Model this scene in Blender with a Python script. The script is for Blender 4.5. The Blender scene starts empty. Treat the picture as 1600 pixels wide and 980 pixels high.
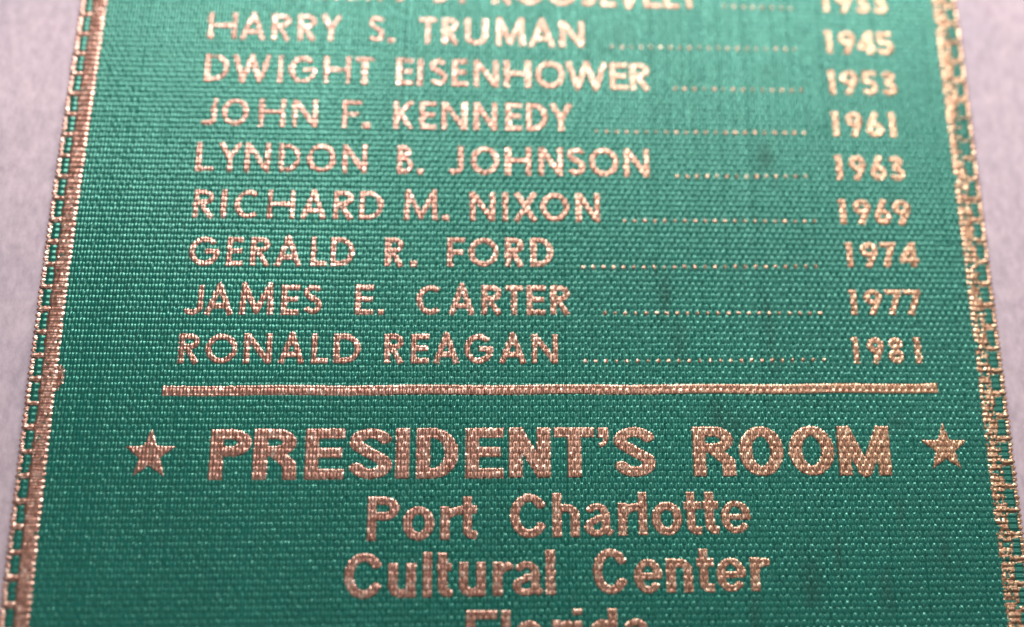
import bpy, math, numpy as np
from mathutils import Matrix
MM = 0.001
# ---------------------------------------------------------------- camera, world, lamps, exposure
scn = bpy.context.scene
cd = bpy.data.cameras.new("camera"); cam = bpy.data.objects.new("camera", cd)
scn.collection.objects.link(cam); scn.camera = cam
M3 = ((0.999098, -0.00621, -0.042009), (-0.00305, 0.9762, -0.216852), (0.042356, 0.216784, 0.9753))
M4 = Matrix(M3).to_4x4(); M4.translation = (-2.6419*MM, -8.0584*MM, 41.2477*MM)
cam.matrix_world = M4
cd.sensor_fit = 'HORIZONTAL'; cd.sensor_width = 36.0; cd.lens = 1300/1600*36.0
cd.clip_start = 0.002; cd.clip_end = 20.0
cd.dof.use_dof = True; cd.dof.focus_distance = 41.1*MM; cd.dof.aperture_fstop = 10.5

w = bpy.data.worlds.new("World"); scn.world = w; w.use_nodes = True
bg = w.node_tree.nodes["Background"]
bg.inputs[0].default_value = (0.80, 0.80, 0.84, 1); bg.inputs[1].default_value = 0.045

def area(name, loc, target, sx, sy, power, color):
    l = bpy.data.lights.new(name, 'AREA'); l.shape = 'RECTANGLE'; l.size = sx; l.size_y = sy
    l.energy = power; l.color = color
    o = bpy.data.objects.new(name, l); scn.collection.objects.link(o)
    o.location = loc
    from mathutils import Vector
    d = Vector(target) - Vector(loc); o.rotation_euler = d.to_track_quat('-Z', 'Y').to_euler()
    return o
area('window_light', (0.004, 0.086, 0.076), (0.0, 0.006, 0), 0.100, 0.072, 0.385, (1.0, 0.98, 0.96))
area('side_light', (0.25, 0.035, 0.36), (0, 0, 0), 0.015, 0.20, 0.42, (1.0, 0.96, 0.93))
area('fill_light', (-0.14, -0.16, 0.28), (0, 0, 0), 0.05, 0.05, 0.13, (1.0, 0.95, 0.92))  # unseen fill lamp, added to lift the dark lower left
scn.view_settings.view_transform = 'Standard'; scn.view_settings.look = 'None'
scn.view_settings.exposure = 0.0; scn.view_settings.gamma = 1.0

# ---------------------------------------------------------------- materials
def srgb(r, g, b):
    f = lambda c: (c/255/12.92) if c/255 <= 0.04045 else ((c/255+0.055)/1.055)**2.4
    return (f(r), f(g), f(b), 1)
class NT:
    def __init__(s, name):
        s.m = bpy.data.materials.new(name); s.m.use_nodes = True; s.t = s.m.node_tree
        s.b = s.t.nodes['Principled BSDF']
    def n(s, typ, **kw):
        x = s.t.nodes.new(typ)
        for k, v in kw.items():
            if k.startswith('i_'): x.inputs[k[2:].replace('_', ' ')].default_value = v
            else: setattr(x, k, v)
        return x
    def l(s, a, b): s.t.links.new(a, b)
def coords(t, scale):
    tc = t.n('ShaderNodeTexCoord'); mp = t.n('ShaderNodeMapping'); mp.inputs['Scale'].default_value = scale
    t.l(tc.outputs['Object'], mp.inputs['Vector']); return mp.outputs[0]
def ramp(t, fac, stops):
    r = t.n('ShaderNodeValToRGB'); e = r.color_ramp.elements
    while len(e) < len(stops): e.new(0.5)
    for q, (pos, c) in zip(e, stops): q.position = pos; q.color = c
    t.l(fac, r.inputs[0]); return r.outputs[0]
def mix(t, typ, fac, a, b):
    m = t.n('ShaderNodeMix', data_type='RGBA', blend_type=typ)
    for i, x in ((0, fac), (6, a), (7, b)):
        if isinstance(x, (float, tuple)): m.inputs[i].default_value = x
        else: t.l(x, m.inputs[i])
    return m.outputs[2]

def cloth_material():
    t = NT('green_satin_yarn')
    at = t.n('ShaderNodeAttribute', attribute_name='yarn')
    col = ramp(t, at.outputs['Fac'], [(0.0, (0.002, 0.038, 0.030, 1)), (0.5, (0.003, 0.057, 0.045, 1)), (1.0, (0.006, 0.081, 0.064, 1))])
    # large uneven dye and handling marks (soot-grey smudges that stay with the cloth)
    n1 = t.n('ShaderNodeTexNoise', i_Scale=1.0, i_Detail=4.0, i_Roughness=0.6); t.l(coords(t, (160, 110, 160)), n1.inputs['Vector'])
    col = mix(t, 'MULTIPLY', 0.5, col, ramp(t, n1.outputs[0], [(0.3, (0.72, 0.78, 0.8, 1)), (0.7, (1.2, 1.12, 1.1, 1))]))
    tc = t.n('ShaderNodeTexCoord')
    wob = t.n('ShaderNodeTexNoise', i_Scale=1.0, i_Detail=3.0); t.l(coords(t, (900, 350, 900)), wob.inputs['Vector'])
    fac = None
    for (x, y, rx, ry, s) in SMUDGES:
        mp = t.n('ShaderNodeMapping', vector_type='POINT')
        mp.inputs['Location'].default_value = (-x/rx, -y/ry, 0); mp.inputs['Scale'].default_value = (1/rx/MM, 1/ry/MM, 0)
        t.l(tc.outputs['Object'], mp.inputs[0])
        ln = t.n('ShaderNodeVectorMath', operation='LENGTH'); t.l(mp.outputs[0], ln.inputs[0])
        mr = t.n('ShaderNodeMapRange', interpolation_type='SMOOTHSTEP'); t.l(ln.outputs['Value'], mr.inputs[0])
        mr.inputs[1].default_value = 0; mr.inputs[2].default_value = 1; mr.inputs[3].default_value = s; mr.inputs[4].default_value = 0
        if fac is None: fac = mr.outputs[0]
        else:
            a = t.n('ShaderNodeMath', operation='MAXIMUM'); t.l(fac, a.inputs[0]); t.l(mr.outputs[0], a.inputs[1]); fac = a.outputs[0]
    mm_ = t.n('ShaderNodeMapRange'); t.l(wob.outputs[0], mm_.inputs[0])
    mm_.inputs[1].default_value = 0.35; mm_.inputs[2].default_value = 0.65; mm_.inputs[3].default_value = 0.22; mm_.inputs[4].default_value = 0.95
    ml = t.n('ShaderNodeMath', operation='MULTIPLY'); t.l(fac, ml.inputs[0]); t.l(mm_.outputs[0], ml.inputs[1])
    col = mix(t, 'MIX', ml.outputs[0], col, (0.016, 0.034, 0.026, 1))
    sl = t.n('ShaderNodeMapRange'); t.l(ml.outputs[0], sl.inputs[0]); sl.inputs[3].default_value = 1.0; sl.inputs[4].default_value = 0.12
    t.l(sl.outputs[0], t.b.inputs['Specular IOR Level'])      # soot dulls the satin
    t.l(col, t.b.inputs['Base Color'])
    fb = t.n('ShaderNodeTexNoise', i_Scale=1.0, i_Detail=2.0, i_Roughness=0.6); t.l(coords(t, (32000, 3200, 3000)), fb.inputs['Vector'])
    bp = t.n('ShaderNodeBump', i_Strength=0.3, i_Distance=0.006*MM); t.l(fb.outputs[0], bp.inputs['Height']); t.l(bp.outputs[0], t.b.inputs['Normal'])
    rg = t.n('ShaderNodeMapRange'); t.l(at.outputs['Fac'], rg.inputs[0]); rg.inputs[3].default_value = 0.42; rg.inputs[4].default_value = 0.22
    t.l(rg.outputs[0], t.b.inputs['Roughness'])
    t.b.inputs['Specular Tint'].default_value = (0.40, 1.0, 0.77, 1)
    t.b.inputs['Sheen Weight'].default_value = 0.12; t.b.inputs['Sheen Roughness'].default_value = 0.4
    t.b.inputs['Sheen Tint'].default_value = (0.5, 0.95, 0.8, 1)
    return t.m

def foil_material():
    t = NT('copper_gold_foil')
    n1 = t.n('ShaderNodeTexNoise', i_Scale=1.0, i_Detail=3.0); t.l(coords(t, (5200, 3400, 3000)), n1.inputs['Vector'])
    col = ramp(t, n1.outputs[0], [(0.3, (0.27, 0.115, 0.082, 1)), (0.55, (0.42, 0.215, 0.158, 1)), (0.75, (0.68, 0.49, 0.405, 1))])
    # the stamping is redder on the left half, yellower on the right
    tc = t.n('ShaderNodeTexCoord'); sp = t.n('ShaderNodeSeparateXYZ'); t.l(tc.outputs['Object'], sp.inputs[0])
    mr = t.n('ShaderNodeMapRange'); t.l(sp.outputs[0], mr.inputs[0]); mr.inputs[1].default_value = -0.006; mr.inputs[2].default_value = 0.022
    col = mix(t, 'MULTIPLY', mr.outputs[0], col, (0.98, 1.06, 0.82, 1))
    t.l(col, t.b.inputs['Base Color'])
    t.b.inputs['Metallic'].default_value = 0.85
    t.b.inputs['Coat Weight'].default_value = 0.42; t.b.inputs['Coat Roughness'].default_value = 0.27; t.b.inputs['Coat IOR'].default_value = 1.7
    rg = t.n('ShaderNodeMapRange'); t.l(n1.outputs[0], rg.inputs[0]); rg.inputs[3].default_value = 0.44; rg.inputs[4].default_value = 0.26
    t.l(rg.outputs[0], t.b.inputs['Roughness'])
    fb = t.n('ShaderNodeTexNoise', i_Scale=1.0, i_Detail=2.0, i_Roughness=0.6); t.l(coords(t, (20000, 9000, 9000)), fb.inputs['Vector'])
    bp = t.n('ShaderNodeBump', i_Strength=0.8, i_Distance=0.012*MM); t.l(fb.outputs[0], bp.inputs['Height']); t.l(bp.outputs[0], t.b.inputs['Normal'])
    return t.m

def table_material():
    t = NT('mauve_stone')
    n1 = t.n('ShaderNodeTexNoise', i_Scale=1.0, i_Detail=6.0, i_Roughness=0.58, i_Distortion=0.6); t.l(coords(t, (130, 95, 100)), n1.inputs['Vector'])
    col = ramp(t, n1.outputs[0], [(0.25, (0.255, 0.210, 0.243, 1)), (0.43, (0.312, 0.255, 0.286, 1)), (0.56, (0.357, 0.286, 0.312, 1)), (0.72, (0.33, 0.266, 0.298, 1))])
    n2 = t.n('ShaderNodeTexNoise', i_Scale=1.0, i_Detail=3.0, i_Distortion=1.2); t.l(coords(t, (520, 330, 400)), n2.inputs['Vector'])
    col = mix(t, 'MULTIPLY', 1.0, col, ramp(t, n2.outputs[0], [(0.27, (0.80, 0.77, 0.82, 1)), (0.42, (1, 1, 1, 1))]))
    n4 = t.n('ShaderNodeTexNoise', i_Scale=1.0, i_Detail=5.0, i_Roughness=0.7); t.l(coords(t, (2600, 1500, 2000)), n4.inputs['Vector'])
    col = mix(t, 'MULTIPLY', 1.0, col, ramp(t, n4.outputs[0], [(0.3, (0.78, 0.77, 0.79, 1)), (0.7, (1.13, 1.12, 1.12, 1))]))
    t.l(col, t.b.inputs['Base Color'])
    t.b.inputs['Roughness'].default_value = 0.8; t.b.inputs['Specular IOR Level'].default_value = 0.15
    n3 = t.n('ShaderNodeTexNoise', i_Scale=1.0, i_Detail=4.0); t.l(coords(t, (900, 700, 900)), n3.inputs['Vector'])
    bp = t.n('ShaderNodeBump', i_Strength=0.35, i_Distance=0.08*MM); t.l(n3.outputs[0], bp.inputs['Height']); t.l(bp.outputs[0], t.b.inputs['Normal'])
    return t.m
# x, y, rx, ry (mm), strength
SMUDGES = [(12.7, 9.6, .9, 1.9, .75), (13.1, 8.4, .5, 1.4, .5), (7.0, 1.8, .55, 2.6, .7), (7.6, -.2, .8, 2.0, .6), (6.6, 3.6, .4, 1.2, .5),
           (12.3, .6, .5, 2.6, .6), (12.6, -1.4, .7, 1.2, .45), (9.3, -4.2, .7, 1.6, .65), (10.2, -4.4, 1.6, 1.1, .35), (8.6, -5.0, .4, 1.0, .4),
           (18.2, -8.9, .45, 1.8, .65), (14.9, -10.6, .35, 1.9, .75), (13.6, -12.0, .9, 2.2, .6), (17.2, -12.4, .6, 1.8, .45), (20.2, -10.6, .4, 1.5, .6),
           (18.5, -4.4, 1.0, .9, .45), (4.0, 16.4, 1.6, 1.2, .22), (13.6, 14.8, 1.1, 1.2, .3), (19.6, 7.4, .9, 1.0, .3),
           (10.6, -13.2, .5, 1.8, .45), (-20.2, 5.0, .4, 3.0, .15), (5.4, 17.0, 1.3, 1.2, .3), (2.2, -13.4, .6, 1.2, .3)]
CLOTH, FOIL, STONE = cloth_material(), foil_material(), table_material()

# ---- letters: characters, style, cap height and (left, right, baseline) of each, in mm on the ribbon
TEXT = [
 ('FRANKLIN D. ROOSEVELT', 'cap', 1.528, [(-16.78,-15.99,18.68), (-15.64,-14.70,18.68), (-14.42,-12.96,18.67), (-12.79,-11.50,18.66), (-11.22,-10.27,18.66), (-9.96,-9.19,18.65), (-8.84,-8.55,18.65), (-8.24,-6.83,18.64), (-5.10,-4.22,18.63), (-3.72,-3.40,18.62), (-1.91,-0.81,18.61), (-0.63,0.97,18.61), (1.15,2.76,18.60), (2.94,3.88,18.59), (4.09,5.03,18.59), (5.06,6.32,18.58), (6.54,7.48,18.57), (7.66,8.53,18.57), (8.56,9.61,18.57)]),
 ('HARRY S. TRUMAN', 'cap', 1.601, [(-17.25,-15.68,16.12), (-15.54,-14.13,16.11), (-13.86,-12.79,16.11), (-12.45,-11.41,16.10), (-11.24,-10.03,16.10), (-8.64,-7.74,16.09), (-7.57,-7.22,16.09), (-5.90,-4.95,16.08), (-4.64,-3.73,16.07), (-3.42,-2.15,16.07), (-1.73,-0.11,16.06), (0.10,1.55,16.05), (1.79,3.14,16.05)]),
 ('DWIGHT EISENHOWER', 'cap', 1.607, [(-17.23,-15.95,13.62), (-15.78,-13.74,13.61), (-13.37,-13.15,13.61), (-12.79,-11.29,13.60), (-10.95,-9.48,13.60), (-9.24,-8.25,13.59), (-7.05,-6.15,13.59), (-5.91,-5.64,13.58), (-5.26,-4.33,13.58), (-4.08,-3.22,13.58), (-2.91,-1.55,13.57), (-1.28,0.18,13.57), (0.43,2.03,13.56), (2.10,4.35,13.55), (4.49,5.47,13.55), (5.61,6.70,13.54)]),
 ('JOHN F. KENNEDY', 'cap', 1.599, [(-17.37,-16.41,11.08), (-16.17,-14.73,11.08), (-14.23,-12.82,11.08), (-12.49,-11.14,11.07), (-9.86,-8.85,11.07), (-8.78,-8.37,11.07), (-7.15,-6.03,11.07), (-5.76,-4.87,11.06), (-4.60,-3.23,11.06), (-2.89,-1.62,11.06), (-1.18,-0.32,11.06), (-0.08,1.06,11.06), (1.16,2.44,11.05)]),
 ('LYNDON B. JOHNSON', 'cap', 1.603, [(-17.31,-16.39,8.54), (-16.19,-14.90,8.54), (-14.80,-13.45,8.54), (-13.05,-11.89,8.54), (-11.59,-10.06,8.54), (-9.76,-8.42,8.53), (-6.91,-6.04,8.53), (-5.84,-5.50,8.53), (-4.26,-3.41,8.53), (-3.04,-1.52,8.53), (-1.21,0.18,8.53), (0.55,1.85,8.53), (2.09,3.04,8.53), (3.25,4.82,8.53), (5.10,6.47,8.53)]),
 ('RICHARD M. NIXON', 'cap', 1.577, [(-17.27,-16.13,5.97), (-15.84,-15.54,5.97), (-15.19,-13.75,5.97), (-13.49,-12.05,5.97), (-11.79,-10.44,5.98), (-10.11,-9.03,5.98), (-8.79,-7.51,5.98), (-6.48,-4.69,5.99), (-4.49,-4.12,5.99), (-3.06,-1.72,5.99), (-1.38,-1.05,5.99), (-0.78,0.49,5.99), (0.63,2.14,6.00), (2.48,3.76,6.00)]),
 ('GERALD R. FORD', 'cap', 1.552, [(-17.26,-15.69,3.44), (-15.37,-14.53,3.45), (-14.18,-13.14,3.46), (-12.95,-11.59,3.47), (-11.14,-10.33,3.48), (-10.13,-8.90,3.49), (-7.37,-6.38,3.50), (-6.09,-5.73,3.51), (-4.19,-3.27,3.53), (-3.10,-1.55,3.54), (-1.22,-0.23,3.55), (0.10,1.27,3.56)]),
 ('JAMES E. CARTER', 'cap', 1.548, [(-17.41,-16.33,0.91), (-16.27,-14.84,0.92), (-14.55,-12.84,0.93), (-12.49,-11.56,0.94), (-11.37,-10.44,0.95), (-8.80,-7.84,0.97), (-7.64,-7.32,0.97), (-5.74,-4.31,0.99), (-4.09,-2.75,1.00), (-2.43,-1.35,1.01), (-1.22,-0.31,1.01), (-0.11,0.84,1.02), (1.10,2.12,1.03)]),
 ('RONALD REAGAN', 'cap', 1.507, [(-17.36,-16.30,-1.54), (-16.05,-14.48,-1.54), (-14.17,-12.79,-1.53), (-12.47,-11.18,-1.52), (-10.86,-10.01,-1.52), (-9.76,-8.42,-1.51), (-7.25,-6.26,-1.50), (-5.94,-5.01,-1.50), (-4.82,-3.51,-1.49), (-3.28,-1.80,-1.49), (-1.52,-0.16,-1.48), (0.10,1.46,-1.47)]),
 ('1933', 'cap', 1.460, [(16.69,17.09,18.53), (17.46,18.38,18.52), (18.53,19.34,18.52), (19.53,20.38,18.52)]),
 ('1945', 'cap', 1.506, [(16.64,17.06,15.99), (17.38,18.37,15.98), (18.48,19.42,15.98), (19.50,20.52,15.97)]),
 ('1953', 'cap', 1.549, [(16.63,16.98,13.51), (17.27,18.28,13.51), (18.46,19.36,13.50), (19.54,20.44,13.50)]),
 ('1961', 'cap', 1.550, [(16.59,16.98,11.03), (17.37,18.29,11.03), (18.47,19.43,11.03), (19.72,20.18,11.03)]),
 ('1963', 'cap', 1.513, [(16.54,16.96,8.52), (17.28,18.23,8.52), (18.47,19.35,8.52), (19.46,20.34,8.52)]),
 ('1969', 'cap', 1.512, [(16.53,16.94,6.02), (17.29,18.26,6.02), (18.44,19.34,6.02), (19.45,20.42,6.02)]),
 ('1974', 'cap', 1.477, [(16.69,17.07,3.66), (17.45,18.41,3.67), (18.51,19.36,3.68), (19.54,20.58,3.69)]),
 ('1977', 'cap', 1.457, [(16.66,17.07,1.12), (17.41,18.36,1.13), (18.51,19.43,1.14), (19.51,20.47,1.14)]),
 ('1981', 'cap', 1.453, [(16.56,16.93,-1.41), (17.33,18.23,-1.41), (18.43,19.24,-1.40), (19.78,20.18,-1.40)]),
 ("PRESIDENT'S ROOM", 'bold', 2.431, [(-15.47,-13.40,-7.18), (-13.37,-11.25,-7.17), (-10.92,-9.01,-7.15), (-8.79,-6.72,-7.14), (-6.58,-5.85,-7.13), (-5.54,-3.50,-7.12), (-3.16,-1.29,-7.11), (-1.05,1.00,-7.09), (1.16,3.18,-7.08), (3.34,3.88,-7.07), (4.13,6.20,-7.06), (8.05,10.20,-7.04), (10.36,12.61,-7.03), (12.87,15.17,-7.01), (15.34,18.01,-7.00)]),
 ('Port Charlotte', 'med', 2.066, [(-7.82,-6.24,-10.03), (-6.13,-4.62,-10.00), (-4.34,-3.27,-9.98), (-3.36,-2.58,-9.96), (-0.99,0.84,-9.92), (1.05,2.36,-9.89), (2.59,3.95,-9.87), (4.23,5.23,-9.85), (5.26,5.64,-9.83), (5.87,7.38,-9.82), (7.46,8.31,-9.80), (8.38,9.18,-9.78), (9.26,10.75,-9.76)]),
 ('Cultural Center', 'med', 2.069, [(-8.81,-6.95,-12.64), (-6.74,-5.45,-12.62), (-5.12,-4.72,-12.61), (-4.48,-3.76,-12.60), (-3.42,-2.16,-12.59), (-1.82,-0.99,-12.57), (-0.87,0.53,-12.56), (0.70,1.14,-12.54), (2.94,4.69,-12.51), (4.92,6.28,-12.49), (6.46,7.74,-12.48), (7.94,8.76,-12.46), (8.88,10.32,-12.45), (10.54,11.41,-12.44)]),
 ('Florida', 'med', 2.051, [(-3.07,-1.59,-15.25), (-1.42,-1.00,-15.24), (-0.79,0.59,-15.23), (0.95,1.80,-15.21), (1.93,2.40,-15.21), (2.67,4.05,-15.19), (4.28,5.68,-15.18)]),
]
DOTS = [(11.069, 18.748, 14.853, 18.719, 8.0), (4.679, 16.118, 14.875, 16.182, 20.0), (8.049, 13.666, 15.037, 13.684, 14.0), (3.702, 11.062, 14.979, 11.173, 22.0), (7.943, 8.577, 14.872, 8.673, 14.0), (5.043, 6.075, 15.161, 6.155, 20.0), (2.798, 3.54, 15.014, 3.683, 24.0), (3.879, 1.12, 15.038, 1.194, 22.0), (2.822, -1.357, 15.009, -1.261, 24.0)]

# ---------------------------------------------------------------- tabletop
def link(name, me, mat, parent=None):
    o = bpy.data.objects.new(name, me); scn.collection.objects.link(o)
    if mat: me.materials.append(mat)
    if parent: o.parent = parent
    return o
def grid_mesh(name, co, faces, smooth=True):
    me = bpy.data.meshes.new(name)
    nv, nf = len(co), len(faces)
    me.vertices.add(nv); me.vertices.foreach_set('co', np.ascontiguousarray(co, np.float32).ravel())
    me.loops.add(nf*4); me.loops.foreach_set('vertex_index', np.ascontiguousarray(faces, np.int32).ravel())
    me.polygons.add(nf); me.polygons.foreach_set('loop_start', np.arange(0, nf*4, 4, dtype=np.int32))
    me.update(calc_edges=True)
    if smooth: me.shade_smooth()
    return me
TZ = -0.34*MM
S, D = 0.30, 0.012
tv = np.array([(-S, -S, TZ), (S, -S, TZ), (S, S, TZ), (-S, S, TZ), (-S, -S, TZ-D), (S, -S, TZ-D), (S, S, TZ-D), (-S, S, TZ-D)])
tf = np.array([(0, 1, 2, 3), (7, 6, 5, 4), (0, 4, 5, 1), (1, 5, 6, 2), (2, 6, 7, 3), (3, 7, 4, 0)])
table = link('tabletop', grid_mesh('tabletop', tv, tf, False), STONE)
table['kind'] = 'structure'; table['label'] = 'mottled mauve stone surface under the ribbon'

# ---------------------------------------------------------------- the weave as a height field
W, RP, FP = 46.0, 0.2905, 46.0/272          # printed width, weft row pitch, warp float pitch (mm)
BL, BR = 1.38, 1.36                         # selvage widths
V0 = -6.948                                 # a weft row that carries a rung on the left selvage
VTOP, VBOT = 24.0, -19.0
EL = (7.11400423e-04, 6.23862378e-03, -23.0869289); ER = (-8.86573901e-05, 7.07567836e-03, 22.996774)
rng = np.random.default_rng(7)
NR, NC = 240, 300
amp = rng.uniform(.84, 1.10, (NR, NC)); lean = rng.normal(0.03, .07, (NR, NC)); tint = rng.random((NR, NC))
offu = rng.normal(0, .03, (NR, NC)); offv = rng.normal(0, .03, (NR, NC)); cols = rng.normal(0, .04, NC); rowz = rng.normal(0, .006, NR)
colamp = 1 + rng.normal(0, .07, NC)
def smooth_noise(x, y, seed, sx, sy):
    r = np.random.default_rng(seed).random((64, 64)); X = (x*sx) % 64; Y = (y*sy) % 64
    xi, yi = np.floor(X).astype(int), np.floor(Y).astype(int); fx, fy = X-xi, Y-yi; fx = fx*fx*(3-2*fx); fy = fy*fy*(3-2*fy)
    g = lambda a, b: r[a % 64, b % 64]
    return (g(xi, yi)*(1-fx)+g(xi+1, yi)*fx)*(1-fy)+(g(xi, yi+1)*(1-fx)+g(xi+1, yi+1)*fx)*fy
PU, PV = 6, 8
su = np.linspace(-W/2, W/2, 272*PU+1)
bl = -W/2 - np.linspace(BL, 0, 26)[:-1]; br = W/2 + np.linspace(0, BR, 26)[1:]
U1 = np.concatenate([bl, su, br]); nv = int(round((VTOP-VBOT)/RP*PV)); V1 = VBOT + np.arange(nv+1)*RP/PV
UU, VV = np.meshgrid(U1, V1)                # cloth coordinates
row = (VV - V0)/RP + 80 + 0.10*(smooth_noise(UU+40, VV+40, 3, .5, 3.0)-.5) + .25*(smooth_noise(UU+40, VV+40, 4, .09, .12)-.5)
H = np.zeros_like(UU); TINT = np.full_like(UU, .3)
fu = (UU + W/2)/FP
inner = (UU > -W/2-.02) & (UU < W/2+.02)
# the ribs show more towards the left selvage, the warp floats more from the middle on
MID = np.clip((UU+13)/9, 0, 1)*(1-.35*np.clip((UU-15)/5, 0, 1)); MID = MID*MID*(3-2*MID)
for dj in (-1, 0, 1):
    j = np.clip(np.floor(row).astype(int)+dj+1, 0, NR-1) - (0)
    dv = (row - j)
    for di in (-1, 0, 1):
        i = np.clip(np.floor(fu).astype(int)+di, 0, NC-1)
        pr = ((i+j) % 2)                                    # 0 = left of the pair, 1 = right, which catches the light
        cu = i + .5 + np.where(pr == 0, .03, -.03) + offu[j, i] + cols[i] - lean[j, i]*dv*.75
        du = (fu - cu)
        dl = np.abs(dv+offv[j, i])/.59
        wv = np.clip(1-dl**7, 0, 1)
        hw = .28 + .25*np.power(wv, .4)
        cross = np.sqrt(np.clip(1-(du/hw)**2, 0, 1))
        pc = np.where(pr == 0, i+1, i)
        pair = np.clip(1-((fu-pc)/1.12)**2, 0, 1)
        A = ((.056-.024*MID)*np.clip(1-dl*dl, 0, 1) + ((.112+.040*MID)*cross+(.014+.008*MID)*pair)*np.power(wv, .45)) * amp[j, i]*colamp[i]*np.where(pr == 1, 1.02+.05*MID, .96-.07*MID)
        A = np.where((cross <= 0) | (wv <= 0), 0, A)
        TINT = np.where(A > H, np.clip(.38*tint[j, i]+.22*pr+.2*colamp[i], 0, 1), TINT)  # right float of each pair lightened in colour to echo its highlight
        H = np.maximum(H, A)
H *= inner*.54
# selvages: weft ribs turned round the edge, a lengthwise green yarn between them
for side, B, ph in ((-1, BL, 0), (1, BR, 2.17)):
    sel = (UU < -W/2+.0001) if side < 0 else (UU > W/2-.0001)
    d = np.clip(np.where(sel, B - (np.abs(UU) - W/2), 9), 0, 9)      # distance in from the outer edge
    fr = row - np.round(row); rr = np.round(row)
    rib = np.sqrt(np.clip(1-(fr/.56)**2, 0, 1)) 
    jag = (.80+.30*smooth_noise(UU+90, rr, 11, 5.0, 1.0)) if side < 0 else (.62+.62*smooth_noise(UU+90, rr, 11, 5.0, 1.0))
    h = (.115 if side < 0 else .092)*rib*jag
    h = h*np.clip(np.sqrt(np.clip(1-((.17-np.minimum(d, .17))/.17)**2, 0, 1)), 0, 1) + np.where(d < .24, .05*rib, 0)
    h += (.008 if side < 0 else .022)*np.sin((UU*1+rr*.13)*2*np.pi/.21)*rib*(d > .7)
    wq = np.clip(1-((d-.40)/.24)**2, 0, 1)
    k = ((rr - 80 + ph) % 4); rungrow = (np.abs((((row-80+ph)+2) % 4)-2) < .55)
    yarn = .11*np.sqrt(wq)*(.85+.15*np.cos(fr*2*np.pi)+.10*np.sin(UU*95))
    win = (wq > 0.02) & ~rungrow
    h = np.where(win, np.maximum(yarn, .35*h), h)
    h = h*np.clip(1-np.exp(-((d-B)/.07)**2)*(.25 if side < 0 else .5), 0, 1)               # groove against the ground weave
    H = np.where(sel, h, H); TINT = np.where(sel, .25+.35*smooth_noise(UU+50, VV+50, 5, 5, 2), TINT)
t = (UU + W/2)/W
uL = EL[0]*VV**2+EL[1]*VV+EL[2]; uR = ER[0]*VV**2+ER[1]*VV+ER[2]
X = np.where(t < 0, uL + (UU+W/2), np.where(t > 1, uR + (UU-W/2), uL + (uR-uL)*t))
fr = row - np.round(row)
ragL = .055*np.cos(fr*2*np.pi) + .05*(smooth_noise(VV+60, VV*0, 21, 3.3, 1)-.5)
wl = np.clip((-UU - (W/2+BL-.30))/.30, 0, 1); wr = np.clip((UU - (W/2+BR-.30))/.30, 0, 1)
X = X - ragL*wl + ragL*wr
Y = VV.copy()
def bow(x, y):                                                    # the ribbon does not lie perfectly flat
    return .10*(smooth_noise(x+60, y+60, 31, .045, .07)-.5) - .05*(x/24.4)**4 + .035*(smooth_noise(x+60, y+60, 32, .16, .21)-.5)
Z0 = bow(X, Y)
# foil bridges the valleys a little
Hb = H.copy()
for _ in range(2):
    Hb[1:-1, 1:-1] = (Hb[:-2, 1:-1]+Hb[2:, 1:-1]+Hb[1:-1, :-2]+Hb[1:-1, 2:]+Hb[1:-1, 1:-1])/5
HF = np.maximum(H*.7, .38*H+.62*Hb)+.014 

nvr, nuc = UU.shape
co = np.stack([X, Y, H+Z0], -1)*MM
def quads(a, b, c, d_):        # index ranges rows a..b, cols c..d_
    r, q = np.meshgrid(np.arange(a, b), np.arange(c, d_), indexing='ij')
    i = (r*nuc+q).ravel(); return np.stack([i, i+1, i+1+nuc, i+nuc], -1)
top = quads(0, nvr-1, 0, nuc-1)
flat = co.reshape(-1, 3)
ring = np.concatenate([np.arange(nuc), (np.arange(1, nvr)*nuc+nuc-1), ((nvr-1)*nuc+np.arange(nuc-2, -1, -1)), (np.arange(nvr-2, 0, -1)*nuc)])
under = flat[ring].copy(); under[:, 2] = -.30*MM
n0 = len(flat); m = len(ring); k = np.arange(m); k2 = (k+1) % m
skirt = np.stack([ring[k2], ring[k], n0+k, n0+k2], -1)
ribbon = bpy.data.objects.new('ribbon', None); scn.collection.objects.link(ribbon)
ribbon.empty_display_size = .01
ribbon['category'] = 'ribbon'
ribbon['label'] = 'green woven satin ribbon stamped in gold with names, years, stars and a stepped gold border'
# underside strip closes the sheet
nb = 2*(nvr-1)
me = grid_mesh('woven_cloth', np.concatenate([flat, under]), np.concatenate([top, skirt]))
at = me.attributes.new('yarn', 'FLOAT', 'POINT')
at.data.foreach_set('value', np.concatenate([TINT.ravel(), np.full(m, .2)]).astype(np.float32))
cloth = link('woven_cloth', me, CLOTH, ribbon)

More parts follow.
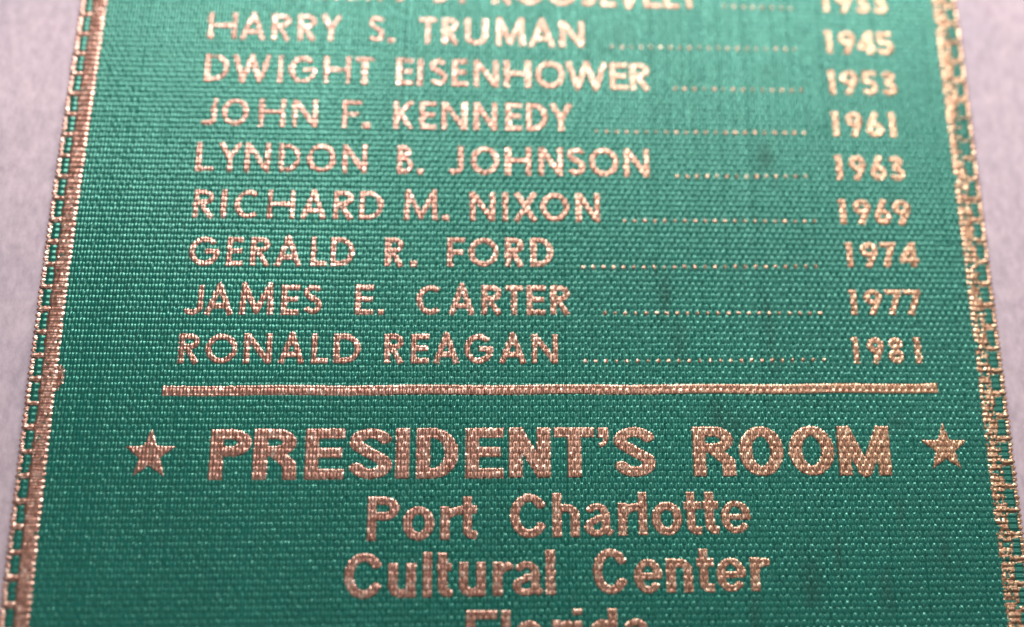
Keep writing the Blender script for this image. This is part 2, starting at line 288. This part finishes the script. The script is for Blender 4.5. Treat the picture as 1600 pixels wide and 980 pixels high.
# ---------------------------------------------------------------- glyph strokes
def arc(cx, cy, rx, ry, a0, a1, n=22):
    a = np.radians(np.linspace(a0, a1, n)); return [(cx+rx*math.cos(q), cy+ry*math.sin(q)) for q in a]
def glyph(c, w, hx, hy, style):
    """centre lines in a box w wide and 1 high; hx, hy are half pen widths"""
    L_, R_, T_, B_, m = hx, w-hx, 1-hy, hy, .5
    rx = w/2-hx; mid = w/2
    P = None
    if style == 'cap' or (c.isupper()):
        if c == 'A': P = [[(hx*.9, 0), (mid, 1.0-hy*.2), (w-hx*.9, 0)], [(w*.2, .30), (w*.8, .30)]]
        elif c == 'B': P = [[(L_, 0), (L_, 1)], [(L_, T_), (w*.45, T_)]+arc(w*.45, .76-hy*.0, w*.40-hx, .24-hy, 90, -90)+[(L_, .52)], [(L_, .52), (w*.5, .52)]+arc(w*.5, .26+hy*.5, w*.5-hx, .26-hy*.5, 90, -90)+[(L_, B_)]]
        elif c == 'C': P = [arc(mid+.02*w, m, rx, .5-hy, 48, 312)] if style == 'cap' else [arc(mid, m, rx, .5-hy, 28, 332, 34)]
        elif c == 'D': P = [[(L_, 0), (L_, 1)], [(L_, T_), (w*.38, T_)]+arc(w*.38, m, w*.62-hx, .5-hy, 90, -90)+[(L_, B_)]]
        elif c == 'E': P = [[(L_, 0), (L_, 1)], [(L_, T_), (w, T_)], [(L_, m+.02), (w*.93, m+.02)], [(L_, B_), (w, B_)]]
        elif c == 'F': P = [[(L_, 0), (L_, 1)], [(L_, T_), (w, T_)], [(L_, m), (w*.9, m)]]
        elif c == 'G': P = [arc(mid, m, rx, .5-hy, 42, 360, 34)+[(w*.5, m)]]
        elif c == 'H': P = [[(L_, 0), (L_, 1)], [(R_, 0), (R_, 1)], [(L_, m+.02), (R_, m+.02)]]
        elif c == 'I': P = [[(mid, 0), (mid, 1)]]
        elif c == 'J': P = [[(R_, 1), (R_, .30)]+arc(w*.5, .28, w*.5-hx, .28-hy, 0, -135)]
        elif c == 'K': P = [[(L_, 0), (L_, 1)], [(w-hx, 1), (L_, .42)], [(w*.30, .56), (w-hx, 0)]]
        elif c == 'L': P = [[(L_, 0), (L_, 1)], [(L_, B_), (w, B_)]]
        elif c == 'M': P = [[(hx*1.0, 0), (hx*1.4, 1), (mid, .12), (w-hx*1.4, 1), (w-hx*1.0, 0)]] if style == 'cap' else [[(L_, 0), (L_, 1)], [(R_, 0), (R_, 1)], [(L_*.95, .98), (mid, .06), (w-L_*.95, .98)]]
        elif c == 'N': P = [[(L_, 0), (L_, 1)], [(R_, 0), (R_, 1)], [(L_, .97), (R_, .03)]]
        elif c == 'O': P = [arc(mid, m, rx, .5-hy, 0, 360, 40)]
        elif c in 'PR':
            P = [[(L_, 0), (L_, 1)], [(L_, T_), (w*.5, T_)]+arc(w*.5, .73, w*.46-hx, .27-hy, 90, -90)+[(L_, .46+hy)]]
            if c == 'R':
                P.append([(w*.42, .46), (w-hx*1.0, 0)] if style == 'cap' else [(w*.45, .46+hy), (w*.62, .44), (w-hx*1.2, .30), (w-hx*1.08, 0)])
        elif c == 'S':
            P = [arc(mid, .74, rx, .26-hy, 30, 270, 20)+arc(mid, .26+hy*.6, rx, .26-hy*.2-hy*.4, 90, -150, 20)] if style == 'cap' else \
                [arc(mid, .735, rx, .265-hy, 8, 235, 20)+[(mid, .5)]+arc(mid, .275, rx, .275-hy, 55, -172, 20)]
        elif c == 'T': P = [[(0, T_), (w, T_)], [(mid, 0), (mid, 1)]]
        elif c == 'U': P = [[(L_, 1), (L_, .38)]+arc(mid, .36, rx, .36-hy, 180, 360)+[(R_, 1)]]
        elif c == 'V': P = [[(hx, 1), (mid, 0), (w-hx, 1)]]
        elif c == 'W': P = [[(hx*.8, 1), (w*.28, .04), (mid, .96), (w*.72, .04), (w-hx*.8, 1)]]
        elif c == 'X': P = [[(hx, 1), (w-hx, 0)], [(w-hx, 1), (hx, 0)]]
        elif c == 'Y': P = [[(hx, 1), (mid, .45), (w-hx, 1)], [(mid, 0), (mid, .5)]]
        elif c == '.': P = [[(0, .09), (w, .09)]]
        elif c == '1': P = [[(mid, 0), (mid, 1)], [(mid, .93), (mid-.14, .86)]]
        elif c == '3': P = [arc(w*.45, .75, w*.45-hx, .25-hy, 150, -90, 18)+[(w*.35, .53)], [(w*.35, .53)]+arc(w*.5, .28, w*.5-hx, .28-hy, 90, -150, 20)]
        elif c == '4': P = [[(w*.72, 0), (w*.72, 1)], [(w*.72, .97), (hx*.6, .28)], [(0, .27), (w, .27)]]
        elif c == '5': P = [[(w*.9, T_), (w*.28, T_)], [(w*.28, 1), (w*.2, .52)], arc(w*.48, .32, w*.52-hx, .32-hy, 125, -150, 24)]
        elif c == '6': P = [arc(mid, .31, rx, .31-hy, 0, 360, 30), [(w*.62, 1), (L_*1.15, .42)]]
        elif c == '9': P = [arc(mid, .69, rx, .31-hy, 0, 360, 30), [(w*.38, 0), (w-L_*1.15, .58)]]
        elif c == '7': P = [[(0, T_), (w, T_)], [(w-hx, .97), (w*.34, 0)]]
        elif c == '8': P = [arc(mid, .755, rx*.86, .245-hy, 0, 360, 26), arc(mid, .27, rx, .27-hy, 0, 360, 26)]
    if P is None:
        xh = .755
        if c == "'": P = [[(w*.5, 1), (w*.5, .79)]]
        elif c == 'a': P = [arc(w*.46, xh-.2, w*.40-hx, .2-hy, 165, 20, 14)+[(w*.80-hx*.2, xh-.24), (w*.80-hx*.2, .14), (w*.98, hy*.8)],
                            [(w*.8, xh*.58), (w*.5, xh*.55)]+arc(w*.44, .215, w*.44-hx, .215-hy, 95, 300, 18)+[(w*.8, .16)]]
        elif c == 'd': P = [[(R_, 0), (R_, 1)], arc(w*.48, xh/2, w*.48-hx, xh/2-hy, 0, 360, 30)]
        elif c == 'e': P = [[(L_, xh/2)]+arc(mid, xh/2, rx, xh/2-hy, 0, 325, 34), [(L_, xh*.5), (R_, xh*.5)]]
        elif c == 'h': P = [[(L_, 0), (L_, 1)], arc(mid, xh-.26, rx, .26-hy, 180, 0, 18)+[(R_, 0)]]
        elif c == 'n': P = [[(L_, 0), (L_, xh)], arc(mid, xh-.26, rx, .26-hy, 180, 0, 18)+[(R_, 0)]]
        elif c == 'u': P = [[(R_, 0), (R_, xh)], [(L_, xh)]+arc(mid, .26, rx, .26-hy, 180, 360, 18)]
        elif c == 'i': P = [[(mid, 0), (mid, xh-.02)], [(mid, .86), (mid, 1)]]
        elif c == 'l': P = [[(mid, 0), (mid, 1)]]
        elif c == 'o': P = [arc(mid, xh/2, rx, xh/2-hy*.9, 0, 360, 36)]
        elif c == 'r': P = [[(L_, 0), (L_, xh)], arc(w*.92, xh-.34, w*.92-hx, .33-hy, 180, 92, 14)+[(w, xh-hy)]]
        elif c == 't': P = [[(0, xh-hy), (w, xh-hy)], [(w*.42, .97), (w*.42, .22)]+arc(w*.42+hx*1.3, .2, hx*1.3, .2-hy*1.0, 180, 262, 8)+[(w, hy*.95)]]
    return P
def pen(px, py, polys, hx, hy):
    """largest negative = outside; 1-distance in pen units, butt ends"""
    best = np.full(px.shape, 9.0)
    for pl in polys:
        pts = [(a/hx, b/hy) for a, b in pl]; x, y = px/hx, py/hy; n = len(pts)-1
        for q, ((ax, ay), (bx, by)) in enumerate(zip(pts[:-1], pts[1:])):
            dx, dy = bx-ax, by-ay; L2 = dx*dx+dy*dy
            if L2 < 1e-12: continue
            tt = ((x-ax)*dx+(y-ay)*dy)/L2; tc = np.clip(tt, 0, 1)
            dd = np.hypot(x-ax-tc*dx, y-ay-tc*dy)
            if q == 0: dd = np.where(tt < 0, 9, dd)
            if q == n-1: dd = np.where(tt > 1, 9, dd)
            best = np.minimum(best, dd)
    return best
FC_X = (X[:-1, :-1]+X[1:, 1:])/2; FC_Y = (Y[:-1, :-1]+Y[1:, 1:])/2
EDGE = (rng.random(FC_X.shape)-.5)
HC = (H[:-1, :-1]+H[1:, 1:]+H[1:, :-1]+H[:-1, 1:])/4
def foil_patch(name, r0, r1, c0, c1, mask, parent, lift=.016):
    """foil lying over the weave where mask (faces r0..r1, c0..c1) is true"""
    if mask.sum() < 1: return None
    cnt = np.zeros((r1-r0+1, c1-c0+1), int)
    for a in (0, 1):
        for b in (0, 1): cnt[a:a+mask.shape[0], b:b+mask.shape[1]] += mask
    used = cnt > 0; full = cnt == 4
    h = np.where(full, HF[r0:r1+1, c0:c1+1]+lift, H[r0:r1+1, c0:c1+1]+.0035) + Z0[r0:r1+1, c0:c1+1]
    idx = np.cumsum(used.ravel()).reshape(used.shape)-1
    C = np.stack([X[r0:r1+1, c0:c1+1][used], Y[r0:r1+1, c0:c1+1][used], h[used]], -1)*MM
    f = np.stack([idx[:-1, :-1][mask], idx[:-1, 1:][mask], idx[1:, 1:][mask], idx[1:, :-1][mask]], -1)
    return link(name, grid_mesh(name, C, f), FOIL, parent)
def window(x0, x1, y0, y1):
    r0 = max(int((y0-VBOT)/RP*PV)-1, 0); r1 = min(int((y1-VBOT)/RP*PV)+2, nvr-1)
    if r1-r0 < 2: return None
    rm = (r0+r1)//2; c0 = max(np.searchsorted(X[rm], x0)-3, 0); c1 = min(np.searchsorted(X[rm], x1)+3, nuc-1)
    return r0, r1, c0, c1
def sub(name):
    e = bpy.data.objects.new(name, None); e.empty_display_size = .001; scn.collection.objects.link(e); e.parent = ribbon; return e
PEN = {'cap': (.150, .142), 'bold': (.335, .245), 'med': (.222, .192)}
lines_by_base = {}
dot_no = 0
for txt, style, HH, gl in TEXT:
    year = txt.isdigit()
    part = sub('year' if year else 'text_line')
    hx, hy = PEN[style]
    if style == 'cap' and year: HH *= .93; hx, hy = .165, .142
    lines_by_base[round(gl[0][2], 1)] = part
    for c, (x0, x1, b) in zip([q for q in txt if q != ' '], gl):
        w_ = (x1-x0)
        win_ = window(x0-.15, x1+.15, b-.2, b+HH+.2)
        if win_ is None: continue
        r0, r1, c0, c1 = win_
        px = FC_X[r0:r1, c0:c1]-x0; py = FC_Y[r0:r1, c0:c1]-b
        if c == "'" : hxx, hyy = w_*.5, .16
        elif c in 'ae': hxx, hyy = hx*.92, hy*.78
        elif c == '.': hxx, hyy = w_/2, w_/2*.9
        else: hxx, hyy = hx, hy
        polys = glyph(c, w_/HH, hxx/HH, hyy/HH, style)
        if polys is None: print('no glyph', c); continue
        dd = pen(px/HH, py/HH, polys, hxx/HH, hyy/HH)
        if c == "'":
            tw = w_/HH; dd = np.minimum(dd, pen(px/HH, py/HH, [[(tw*.76, .82), (tw*.72, .72), (tw*.50, .655), (tw*.14, .625)]], .24*tw, .045))
        ed = .30 if style == 'cap' else .14
        thr = 1.0 + ed*EDGE[r0:r1, c0:c1] + .9*(HC[r0:r1, c0:c1]-.07)/.11*(.13 if style == 'cap' else .06)
        gx, gy = FC_X[r0:r1, c0:c1], FC_Y[r0:r1, c0:c1]
        if style == 'cap':          # the stamping is thin and worn through on the left of the upper lines
            wz = np.clip((-1.0-gx)/9, 0, 1)*np.clip((gy-2)/6, 0, 1)*.55 + .06
            worn = smooth_noise(gx+70, gy+70, 61, 2.4, 3.0)*.6+smooth_noise(gx+70, gy+70, 62, 7.0, 5.0)*.4
            thr = thr - 1.6*wz*np.clip(worn-.38, 0, 1) - 3.0*wz*np.clip(.08-HC[r0:r1, c0:c1], 0, .2)*2.2
        foil_patch('letter', r0, r1, c0, c1, dd < thr, part)
for (x0, y0, x1, y1, n) in DOTS:
    n = int(n)
    part = sub('dot_leader')
    for q in range(n):
        x = x0+(x1-x0)*q/(n-1); y = y0+(y1-y0)*q/(n-1)
        win_ = window(x-.15, x+.15, y-.15, y+.15)
        if win_ is None: continue
        r0, r1, c0, c1 = win_
        rad = rng.uniform(.080, .104)
        dd = np.hypot((FC_X[r0:r1, c0:c1]-x)/rad, (FC_Y[r0:r1, c0:c1]-y-.02)/(rad*1.08))
        foil_patch('dot', r0, r1, c0, c1, dd < 1+.35*EDGE[r0:r1, c0:c1], part, .02)
# dividing rule
r0, r1, c0, c1 = window(-18.2, 21.0, -3.3, -2.3)
px, py = FC_X[r0:r1, c0:c1], FC_Y[r0:r1, c0:c1]
rt = (px+17.93)/38.69; ym = -2.895+.236*rt+.02*np.sin(px*.9)
foil_patch('divider_bar', r0, r1, c0, c1, (np.abs(py-ym) < .245+.03*EDGE[r0:r1, c0:c1]) & (px > -17.98+.05*EDGE[r0:r1, c0:c1]) & (px < 20.8), ribbon)
# stars
for (sx, sy) in ((-18.29, -5.97), (20.81, -5.68)):
    R = 1.22; r0, r1, c0, c1 = window(sx-R, sx+R, sy-R, sy+R)
    px, py = FC_X[r0:r1, c0:c1]-sx, FC_Y[r0:r1, c0:c1]-sy
    a = np.arctan2(px, py); rr_ = np.hypot(px, py); s5 = 2*np.pi/5
    a = np.abs((a+s5/2) % s5 - s5/2); k5 = .415
    # star outline in polar form: edge from tip (R,0) to notch (k5 R, 36 deg)
    ex, ey = R, 0.0; nx, ny = k5*R*math.cos(s5/2), k5*R*math.sin(s5/2)
    X_, Y_ = rr_*np.cos(a), rr_*np.sin(a)
    cr = (nx-ex)*(Y_-ey)-(ny-ey)*(X_-ex)
    foil_patch('star', r0, r1, c0, c1, cr > -.012+.02*EDGE[r0:r1, c0:c1], ribbon, .024)
# selvage foil: inner band, rungs and the looped outer edge
UC = (UU[:-1, :-1]+UU[1:, 1:])/2; RC = (row[:-1, :-1]+row[1:, 1:])/2
for side, B, ph in ((-1, BL, 0), (1, BR, 2.17)):
    c0, c1 = (0, 26) if side < 0 else (nuc-27, nuc-1)
    uu, rc = UC[:, c0:c1], RC[:, c0:c1]; vv = FC_Y[:, c0:c1]; e = EDGE[:, c0:c1]
    d = B-(np.abs(uu)-W/2)
    wear = smooth_noise(uu*1+70, vv+70, 41+side, 3.0, 2.2); wear2 = smooth_noise(uu+70, vv+70, 45+side, 9.0, 7.0)
    bandw = (.60 if side < 0 else .64) + (.10 if side < 0 else .20)*(smooth_noise(vv+70, vv*0, 50+side, 2.4, 1)-.5)
    band = (d > bandw) & (d < B-.03+.05*e)
    if side > 0: band &= ~((wear2 > .68) & (wear > .35)); band &= ~((vv > 9.6) & (vv < 12.6) & (d < 1.0) & (wear2 > .38))
    else: band &= ~((wear2 > .90))
    kk = rc-80+ph; near = np.abs(((kk+2) % 4)-2)
    rung = (near < (.46 if side < 0 else .52)+.25*e+.25*(smooth_noise(vv+70, uu*2+60, 57+side, 1.7, 1)-.5)) & (d <= bandw) & (d > .20)
    if side > 0: rung &= ~((vv > 11.0) & (vv < 12.2))
    f2 = rc-np.round(rc)
    cord = (d <= .20+.05*e) & (np.abs(f2) < .46)
    border = foil_patch('gold_border', 0, nvr-1, c0, c1, band, ribbon, .012)
    cd_ = foil_patch('looped_edge', 0, nvr-1, c0, c1, cord, border, .012)
    k0 = np.round(kk/4).astype(int)
    for q in range(int(k0.min()), int(k0.max())+1):
        mk = rung & (k0 == q)
        if mk.sum() < 8: continue
        rows = np.where(mk.any(1))[0]; a, b = rows[0], rows[-1]+1
        foil_patch('rung', a, b, c0, c1, mk[a:b], border, .014)
# foil blot where the left band was stamped twice
win_ = window(-23.3, -22.4, -2.9, -1.6); r0, r1, c0, c1 = win_
px, py = FC_X[r0:r1, c0:c1], FC_Y[r0:r1, c0:c1]
foil_patch('foil_blot', r0, r1, c0, c1, ((px+23.12)/.36)**2+((py+2.25)/.62)**2 < 1+.9*EDGE[r0:r1, c0:c1]-.5*(smooth_noise(px+70, py+70, 77, 6, 6)-.4), ribbon, .014)
print('faces', len(top))
